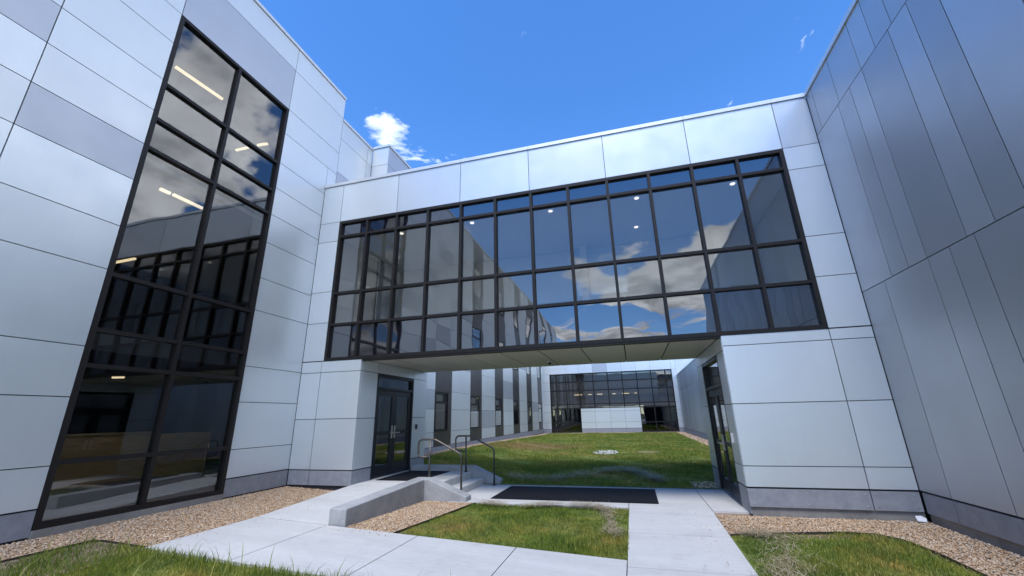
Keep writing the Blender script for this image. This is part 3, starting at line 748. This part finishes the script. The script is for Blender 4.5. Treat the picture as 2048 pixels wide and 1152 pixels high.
# ------------------------------------------------------------------ hall at the end of the courtyard
FF = Face('-y', YF)
hl = thing('end_hall', (-2, YF, 0), 'silver hall with a wide dark glazed front closing the far end of the courtyard', 'building')
mu = [-7.475, -6.855, -5.908, -4.66, -3.343, -2.0, -0.68, 0.62, 1.87, 3.12, 3.69]
hz = [0.11, 0.92, 2.21, 2.58, 3.83, 4.62, 5.42]
curtain(FF, mu, hz, hl, fw=0.09, ow=0.09, glass_d=-0.06, skip=[(i, j) for i in range(3, 7) for j in (0, 1)])
px = [-4.66, -3.366, -2.01, -0.70, 0.62]
for i in range(4):
    for z0, z1 in ((0.43, 0.965), (0.965, 1.92), (1.92, 2.19)):
        panel(FF, px[i], px[i + 1], z0, z1, 'silver', hl, d=0.016, th=0.012)
    panel(FF, px[i], px[i + 1], 0.06, 0.42, 'base', hl, 'base_panel', 0.012, 0.012)
FF.box('wall_core', 'core', -4.66, 0.62, -0.1, -0.005, 0.0, 2.19, hl)
fx = [XC, -7.475] + [-5.908, -4.66, -3.343, -2.0, -0.68, 0.62, 1.87, 3.69] + [XR]
for i in range(len(fx) - 1):
    panel(FF, fx[i], fx[i + 1], 5.42, 6.7, 'lavender' if i in (4,) else 'silver', hl); panel(FF, fx[i], fx[i + 1], 6.7, 8.0, 'silver', hl)
column(FF, XC, -7.475, [0.42, 0.97, 1.93, 2.6, 3.85, 4.65, 5.42], hl); panel(FF, XC, -7.475, 0.06, 0.41, 'base', hl, 'base_panel', -.004)
column(FF, 3.69, XR, [0.42, 0.97, 1.93, 2.6, 3.85, 4.65, 5.42], hl); panel(FF, 3.69, XR, 0.06, 0.41, 'base', hl, 'base_panel', -.004)
column(FF, XR, 12, [4.9, 6.7, 8.0], hl)
core(FF, XC, -7.475, -.1, 8, hl); core(FF, 3.69, 12, -.1, 8, hl); core(FF, -7.475, 3.69, 5.42, 8, hl)
FF.box('coping', 'coping', -8.24, 12, -.4, .03, 8.003, 8.09, hl)
box('interior_floor', 'int_grey', (-8.2, YF + .2, -.1), (4.0, YF + 9, 0.08), hl); box('ceiling', 'int_grey', (-8.2, YF + .2, 5.5), (4.0, YF + 9, 5.6), hl)
box('interior_wall', 'int_dark', (-8.2, YF + 9, 0), (4.0, YF + 9.1, 5.5), hl); box('interior_wall', 'int_dark', (-8.3, YF + .2, 0), (-8.2, YF + 9, 5.5), hl); box('interior_wall', 'int_dark', (4.0, YF + .2, 0), (4.1, YF + 9, 5.5), hl)
box('mezzanine', 'int_grey', (-8.2, YF + .3, 2.25), (4.0, YF + 9, 2.55), hl)
for a, b in ((-5.2, -4.5), (-3.9, -3.6), (-3.1, -2.6), (-1.7, -1.4), (-0.8, -0.2), (0.3, 0.5)):
    lamp_bar((a, YF + 0.3, 3.42), (b, YF + 0.3, 3.42), 0.05, hl)
box('roller_shade', 'shade', (-8.2, YF + 0.42, 2.6), (4.0, YF + 0.44, 5.5), hl)

# ------------------------------------------------------------------ handrails
def handrail(yy, x0, label):
    t = thing('handrail', (x0 + .38, yy, 0.15), label, 'handrail', 'handrails beside the entrance steps')
    xa, xb = x0, x0 + 0.76
    path = fillet([(xb, yy, -0.02), (xb, yy, 0.84), (xa + 0.12, yy, 1.155), (xa - 0.29, yy, 1.155), (xa - 0.29, yy, 0.79), (xa - 0.01, yy, 0.79)], 0.10, 7)
    tube('rail_loop', 'rail', path, 0.0215, t)
    tube('post', 'rail', [(xa, yy, 0.27), (xa, yy, 1.15)], 0.0215, t)
    for x, z in ((xa, 0.29), (xb, 0.0)): disc('base_plate', 'rail', (x, yy, z), 0.05, 0.012, (0, 0, 1), t)
handrail(8.97, -4.46, 'bronze metal handrail standing just behind the low ramp wall')
handrail(10.62, -4.26, 'bronze metal handrail beside the kerb wall on the courtyard lawn side')

# ------------------------------------------------------------------ mats
o = prism('floor_mat', 'mat', [(-3.02, 8.90, .012), (0.29, 8.90, .012), (0.29, 10.49, .012), (-3.02, 10.49, .012)], 0.002, None, 0.003)
tag(o, 'long black rubber mat lying on the walk under the bridge', 'mat')
o = prism('floor_mat', 'mat', [(-5.80, 8.97, .302), (-4.72, 8.97, .302), (-4.70, 10.64, .302), (-5.86, 10.64, .302)], 0.292, None, 0.003)
tag(o, 'black rubber mat on the raised landing before the left door', 'mat')
# edging
def edging(label, pts):
    V, F = [], []
    for i, (x, y) in enumerate(pts):
        d = Vector((pts[min(i + 1, len(pts) - 1)][0] - pts[max(i - 1, 0)][0], pts[min(i + 1, len(pts) - 1)][1] - pts[max(i - 1, 0)][1])).normalized()
        nx, ny = -d.y * .006, d.x * .006; z = gz(x, y)
        V += [(x - nx, y - ny, z - .1), (x + nx, y + ny, z - .1), (x + nx, y + ny, z + .004), (x - nx, y - ny, z + .004)]
    n = len(pts)
    for i in range(n - 1):
        for k in range(4): F.append((i * 4 + k, i * 4 + (k + 1) % 4, i * 4 + 4 + (k + 1) % 4, i * 4 + 4 + k))
    F += [(0, 1, 2, 3), ((n - 1) * 4 + 3, (n - 1) * 4 + 2, (n - 1) * 4 + 1, (n - 1) * 4)]
    tag(mesh_obj('lawn_edging', 'edging', V, F), label, 'edging')
edging('dark metal edging between the small lawn and the gravel beside the ramp wall', [(-3.50 + .06 * t, 5.97 + .5 * t) for t in range(6)])
edging('dark metal edging between the front grass and the gravel under the tall window strip', [(-6.88, -2), (-6.88, 0), (-6.88, 2), (-6.88, 3.5), (-6.86, 4.27), (-6.75, 4.345), (-6.4, 4.35), (-6.0, 4.35)])
edging('dark metal edging around the grass beside the right-hand wing', [(1.16, 7.21), (1.9, 7.36), (2.6, 7.48), (3.0, 7.45), (3.2, 7.2), (3.28, 6.7), (3.28, 5.8), (3.28, 4), (3.28, 2)])
# scrap by the pier corner
o = mesh_obj('paper_scrap', 'paper', [(3.88, 8.17, .02), (3.98, 8.14, .015), (4.01, 8.20, .05), (3.97, 8.24, .075), (3.90, 8.25, .07), (3.93, 8.19, .055), (3.88, 8.17, .012), (3.98, 8.14, .007), (4.01, 8.20, .042), (3.97, 8.24, .067), (3.90, 8.25, .062), (3.93, 8.19, .047)],
    [(0, 1, 5), (1, 2, 5), (2, 3, 5), (3, 4, 5), (4, 0, 5), (7, 6, 11), (8, 7, 11), (9, 8, 11), (10, 9, 11), (6, 10, 11)])
tag(o, 'crumpled white scrap lying on gravel at the pier corner', 'paper')

# ------------------------------------------------------------------ loose stuff: numpy meshes
def np_mesh(name, mat, verts, tris=None, quads=None, label=None, cat=None, smooth=False):
    me = bpy.data.meshes.new(name)
    nq = 0 if quads is None else len(quads); nt_ = 0 if tris is None else len(tris)
    me.vertices.add(len(verts)); me.vertices.foreach_set('co', verts.astype(np.float32).ravel())
    li = np.concatenate([a.ravel() for a in (quads, tris) if a is not None]).astype(np.int32)
    me.loops.add(len(li)); me.loops.foreach_set('vertex_index', li)
    me.polygons.add(nq + nt_)
    starts = np.concatenate([np.arange(nq) * 4, nq * 4 + np.arange(nt_) * 3]).astype(np.int32)
    me.polygons.foreach_set('loop_start', starts)
    me.update(calc_edges=True)
    me.materials.append(MT[mat])
    o = bpy.data.objects.new(name, me); link(o, Matrix.Identity(4))
    return tag(o, label, cat, kind='stuff')
def wob(x, y, s, ph=0.0):
    return (np.sin(x * s + 1.3 * np.sin(y * s * .7 + ph)) + np.sin(y * s * 1.13 + 1.7 * np.sin(x * s * .9 + ph * 2)) + np.sin((x + y) * s * 1.9 + ph)) / 3
def blades(name, pts, z, h, w, lean, label):
    n = len(pts)
    ang = rng.uniform(0, 2 * np.pi, n); la = rng.uniform(0, 2 * np.pi, n)
    ln = lean * h * rng.uniform(0.3, 1.3, n)
    sx_, sy_ = np.cos(ang) * w / 2, np.sin(ang) * w / 2
    dx, dy = np.cos(la) * ln, np.sin(la) * ln
    b = np.stack([pts[:, 0], pts[:, 1], z - 0.01], 1)
    s_ = np.stack([sx_, sy_, np.zeros(n)], 1)
    mid_ = b + np.stack([dx * .35, dy * .35, h * .6], 1); tip = b + np.stack([dx, dy, h], 1)
    V = np.stack([b - s_, b + s_, mid_ + s_ * .8, mid_ - s_ * .8, tip], 1).reshape(-1, 3)
    k = np.arange(n)[:, None] * 5
    return np_mesh(name, 'grass', V, k + np.array([[3, 2, 4]]), k + np.array([[0, 1, 2, 3]]), label, 'grass')
vgz = np.vectorize(gz); vcz = np.vectorize(court_z)
def area(x0, x1, y0, y1, dens, keep=None):
    n = int((x1 - x0) * (y1 - y0) * dens)
    p = np.stack([rng.uniform(x0, x1, n), rng.uniform(y0, y1, n)], 1)
    return p if keep is None else p[keep(p[:, 0], p[:, 1])]
# front left
p = area(-6.86, -0.28, 2.7, 4.30, 4200)
hh = np.clip(0.058 + 0.036 * wob(p[:, 0], p[:, 1], 3.1), .03, .2) * rng.uniform(.5, 1.3, len(p))
edge = np.exp(-((p[:, 1] - 4.3) / .14) ** 2); hh = hh * (1 + .5 * edge)
tall = rng.random(len(p)) < 0.006; hh[tall] = rng.uniform(.16, .30, tall.sum())
blades('grass', p, vgz(p[:, 0], p[:, 1]) - .03, hh, np.where(tall, .009, rng.uniform(.004, .008, len(p))), np.where(tall, .9, .55), 'ragged green grass growing along the front of the walk')
# middle patch
p = area(-3.42, -0.24, 5.97, 8.47, 4600, lambda x, y: x > -3.50 + .12 * (y - 5.97))
hh = np.clip(0.045 + 0.026 * wob(p[:, 0], p[:, 1], 2.6, 1.0), .02, .14) * rng.uniform(.5, 1.3, len(p))
t2 = np.exp(-((p[:, 0] + .75) / .5) ** 2 - ((p[:, 1] - 6.3) / .4) ** 2); hh *= 1 + 1.3 * t2
blades('grass', p, vgz(p[:, 0], p[:, 1]) - .025, hh, rng.uniform(.004, .008, len(p)), .6, 'small patch of green grass between the walk and the long mat')
# right patch
p = area(1.18, 3.26, 4.2, 7.5, 4600, lambda x, y: (y < 7.20 + .2 * (x - 1.15)) & ((x < 2.75) | ((x - 2.75) ** 2 / .26 + np.maximum(y - 6.85, 0) ** 2 / .40 < 1)))
hh = np.clip(0.052 + 0.03 * wob(p[:, 0], p[:, 1], 2.9, 2.0), .025, .16) * rng.uniform(.5, 1.3, len(p))
blades('grass', p, vgz(p[:, 0], p[:, 1]) - .025, hh, rng.uniform(.004, .008, len(p)), .6, 'green grass in the corner beside the right-hand wing')
# courtyard
ck = lambda x, y: ((x > -5.85) | (y > 11.1)) & ((x > -3.38) | (y > 11.08)) & ((x < 1.12) | (y > 11.6)) & (((x - 0.45) / .45) ** 2 + ((y - 19.2) / .6) ** 2 > 1)
P_ = [area(-7.45, 3.32, 10.78, 15.5, 1900, ck), area(-7.45, 3.32, 15.5, 23, 620, ck), area(-7.45, 3.32, 23, 39.2, 240, ck)]
p = np.concatenate(P_)
wd = np.concatenate([np.full(len(P_[0]), .008), np.full(len(P_[1]), .014), np.full(len(P_[2]), .026)]) * rng.uniform(.6, 1.2, len(p))
hh = np.clip(0.055 + 0.038 * wob(p[:, 0], p[:, 1], 1.7, .6), .02, .14) * rng.uniform(.5, 1.3, len(p))
blades('grass', p, vcz(p[:, 0], p[:, 1]), hh, wd, .6, 'green and dry-patched lawn filling the courtyard beyond the bridge')

# gravel stones
ico = bmesh.new(); bmesh.ops.create_icosphere(ico, subdivisions=1, radius=1.0)
IV = np.array([v.co[:] for v in ico.verts]); IF = np.array([[v.index for v in f.verts] for f in ico.faces]); ico.free()
def stones(name, mat, pts, z, size, label, cat='gravel'):
    n = len(pts)
    sc = size[:, None] * rng.uniform(.6, 1.3, (n, 3)) * np.array([1, 1, .7])
    a = rng.uniform(0, 6.283, n); ca, sa = np.cos(a), np.sin(a)
    v = IV[None] * (1 + rng.uniform(-.18, .18, (n, len(IV), 1))) * sc[:, None]
    x = v[..., 0] * ca[:, None] - v[..., 1] * sa[:, None]; y = v[..., 0] * sa[:, None] + v[..., 1] * ca[:, None]
    V = np.stack([x + pts[:, :1], y + pts[:, 1:2], v[..., 2] + z[:, None]], -1).reshape(-1, 3)
    T = (IF[None] + (np.arange(n) * len(IV))[:, None, None]).reshape(-1, 3)
    return np_mesh(name, mat, V, T, None, label, cat)
def gravel(label, dens, rects, keep=None, zf=vgz, size=(.007, .0135)):
    p = np.concatenate([area(*q, dens, keep) for q in rects])
    stones('gravel', 'stone', p, zf(p[:, 0], p[:, 1]) - .012 + rng.uniform(-.006, .008, len(p)), rng.uniform(*size, len(p)), label)
gravel('tan gravel strip between the tall window strip and the sloping walk', 3900, [(-7.62, -5.97, 2.6, 8.29)], lambda x, y: (x < -6.9) | (y > 4.36))
gravel('tan gravel wedge at the foot of the low ramp wall', 3900, [(-4.33, -3.2, 5.97, 8.50)], lambda x, y: x < -3.52 + .12 * (y - 5.97))
gravel('tan gravel border around the pier and along the right-hand wing', 3700, [(1.15, 4.05, 4.6, 8.27)], lambda x, y: (y > 7.22 + .2 * (x - 1.15)) | (x > 3.30) | ((x > 2.75) & ((x - 2.75) ** 2 / .28 + np.maximum(y - 6.85, 0) ** 2 / .42 > 1)))
gravel('tan gravel border around the courtyard lawn', 160, [(-8.22, -7.40, 15, 39.9), (3.32, 4.05, 13, 39.9), (-7.4, 3.3, 39.2, 39.95), (1.14, 1.68, 10.77, 11.6), (1.14, 1.68, 10.77, 11.6), (1.14, 1.68, 10.77, 11.6)], None, vcz, (.02, .035))

p = np.concatenate([np.stack([rng.uniform(-5.95, -5.4, 60), rng.uniform(4.5, 8.2, 60)], 1), np.stack([rng.uniform(-4.6, -3.5, 40), rng.uniform(5.75, 5.95, 40)], 1), np.stack([rng.uniform(0.7, 1.13, 50), rng.uniform(5.3, 8.4, 50)], 1)])
stones('gravel', 'stone', p, np.array([(ramp_z(*q) if q[0] < -4.6 and q[1] > 5.97 else gz(*q)) for q in p]) + .004, rng.uniform(.004, .009, len(p)), 'stray bits of gravel kicked onto the paving')
# dry mown grass lying about
def straw(label, path, width, n, zf, ln=(.08, .24), lift=.05):
    path = np.array(path); nc = max(10, n // 45)
    cs = rng.uniform(0, len(path) - 1.001, nc); cw_ = rng.uniform(.35, 1.6, nc)          # loose tufts strung along the path
    ci = rng.integers(0, nc, n); tt = np.clip(cs[ci] + rng.normal(0, .13, n), 0, len(path) - 1.001)
    seg = tt.astype(int); t = (tt - seg)[:, None]
    c = path[seg] * (1 - t) + path[seg + 1] * t
    dirv = path[seg + 1] - path[seg]; a0 = np.arctan2(dirv[:, 1], dirv[:, 0])
    c = c + rng.normal(0, 1, (n, 2)) * (width * cw_[ci])[:, None]
    a = a0 + rng.normal(0, .8, n); l = rng.uniform(*ln, n) / 2
    zc = zf(c[:, 0], c[:, 1]) + rng.uniform(.025, .03 + lift, n)
    d_ = np.stack([np.cos(a) * l, np.sin(a) * l], 1); s_ = np.stack([-np.sin(a), np.cos(a)], 1) * rng.uniform(*STRAW_W, n)[:, None]
    bend = rng.normal(0, .25, n)[:, None] * np.stack([-d_[:, 1], d_[:, 0]], 1); hz_ = rng.uniform(-.02, .03, (n, 1))
    def st_(q, dz): return np.concatenate([q, (zc[:, None] + dz)], 1)
    V = np.stack([st_(c - d_ - s_, -hz_), st_(c - d_ + s_, -hz_), st_(c + bend - s_, hz_ * .6), st_(c + bend + s_, hz_ * .6), st_(c + d_ - s_, -hz_ * .4), st_(c + d_ + s_, -hz_ * .4)], 1).reshape(-1, 3)
    k = np.arange(n)[:, None] * 6
    Q = np.concatenate([k + np.array([[0, 1, 3, 2]]), k + np.array([[2, 3, 5, 4]])])
    np_mesh('dry_grass', 'straw', V, None, Q, label, 'dry grass')
STRAW_W = (.0013, .0034)
straw('wind-blown windrow of dry grass arching across the courtyard lawn', [(-3.5, 11.7), (-2.86, 11.2), (-2.08, 11.22), (-1.41, 12.04), (-.92, 12.6), (-.53, 12.9), (.0, 12.4), (.35, 11.52), (.57, 10.75)], .12, 2000, vcz, (.10, .42), .12)
STRAW_W = (.0010, .0022)
straw('dry grass clippings along the edge of the small lawn before the mat', [(-3.2, 8.42), (-2.2, 8.15), (-1.77, 8.38), (-1.43, 8.45), (-1.12, 8.42), (-.82, 8.45), (-.6, 8.1), (-.51, 7.45), (-.44, 6.8)], .07, 1800, vgz, (.07, .26), .045)
straw('dry grass clippings scattered on the right-hand grass beside the walk', [(1.45, 7.2), (1.75, 7.15), (1.65, 6.6), (1.55, 6.2), (1.38, 5.7), (1.5, 5.0)], .15, 900, vgz, (.07, .30), .035)
# white stones on the courtyard lawn
def rock_mesh(sd):
    rr = np.random.default_rng(sd); V = IV * (1 + rr.uniform(-.2, .2, (len(IV), 1))) * np.array([1, .8, .6])
    me = bpy.data.meshes.new('white_stone'); me.from_pydata([tuple(v) for v in V], [], [tuple(int(i) for i in f) for f in IF]); me.materials.append(MT['white_stone']); return me
RM = [rock_mesh(i) for i in range(5)]
for i in range(110):
    t = rng.uniform(0, 6.283); q = math.sqrt(rng.random()); x = -1.27 + .52 * q * math.cos(t); y = 18.5 + .85 * q * math.sin(t); sz = rng.uniform(.022, .058)
    o = bpy.data.objects.new('white_stone', RM[i % 5])
    link(o, Matrix.LocRotScale(Vector((x, y, court_z(x, y) + sz * .55)), Matrix.Rotation(rng.uniform(0, 6.28), 3, 'Z').to_quaternion(), Vector((sz, sz, sz))))
    tag(o, 'pale stone in the loose heap on the courtyard lawn', 'stone', 'pale stones heaped on the courtyard lawn')
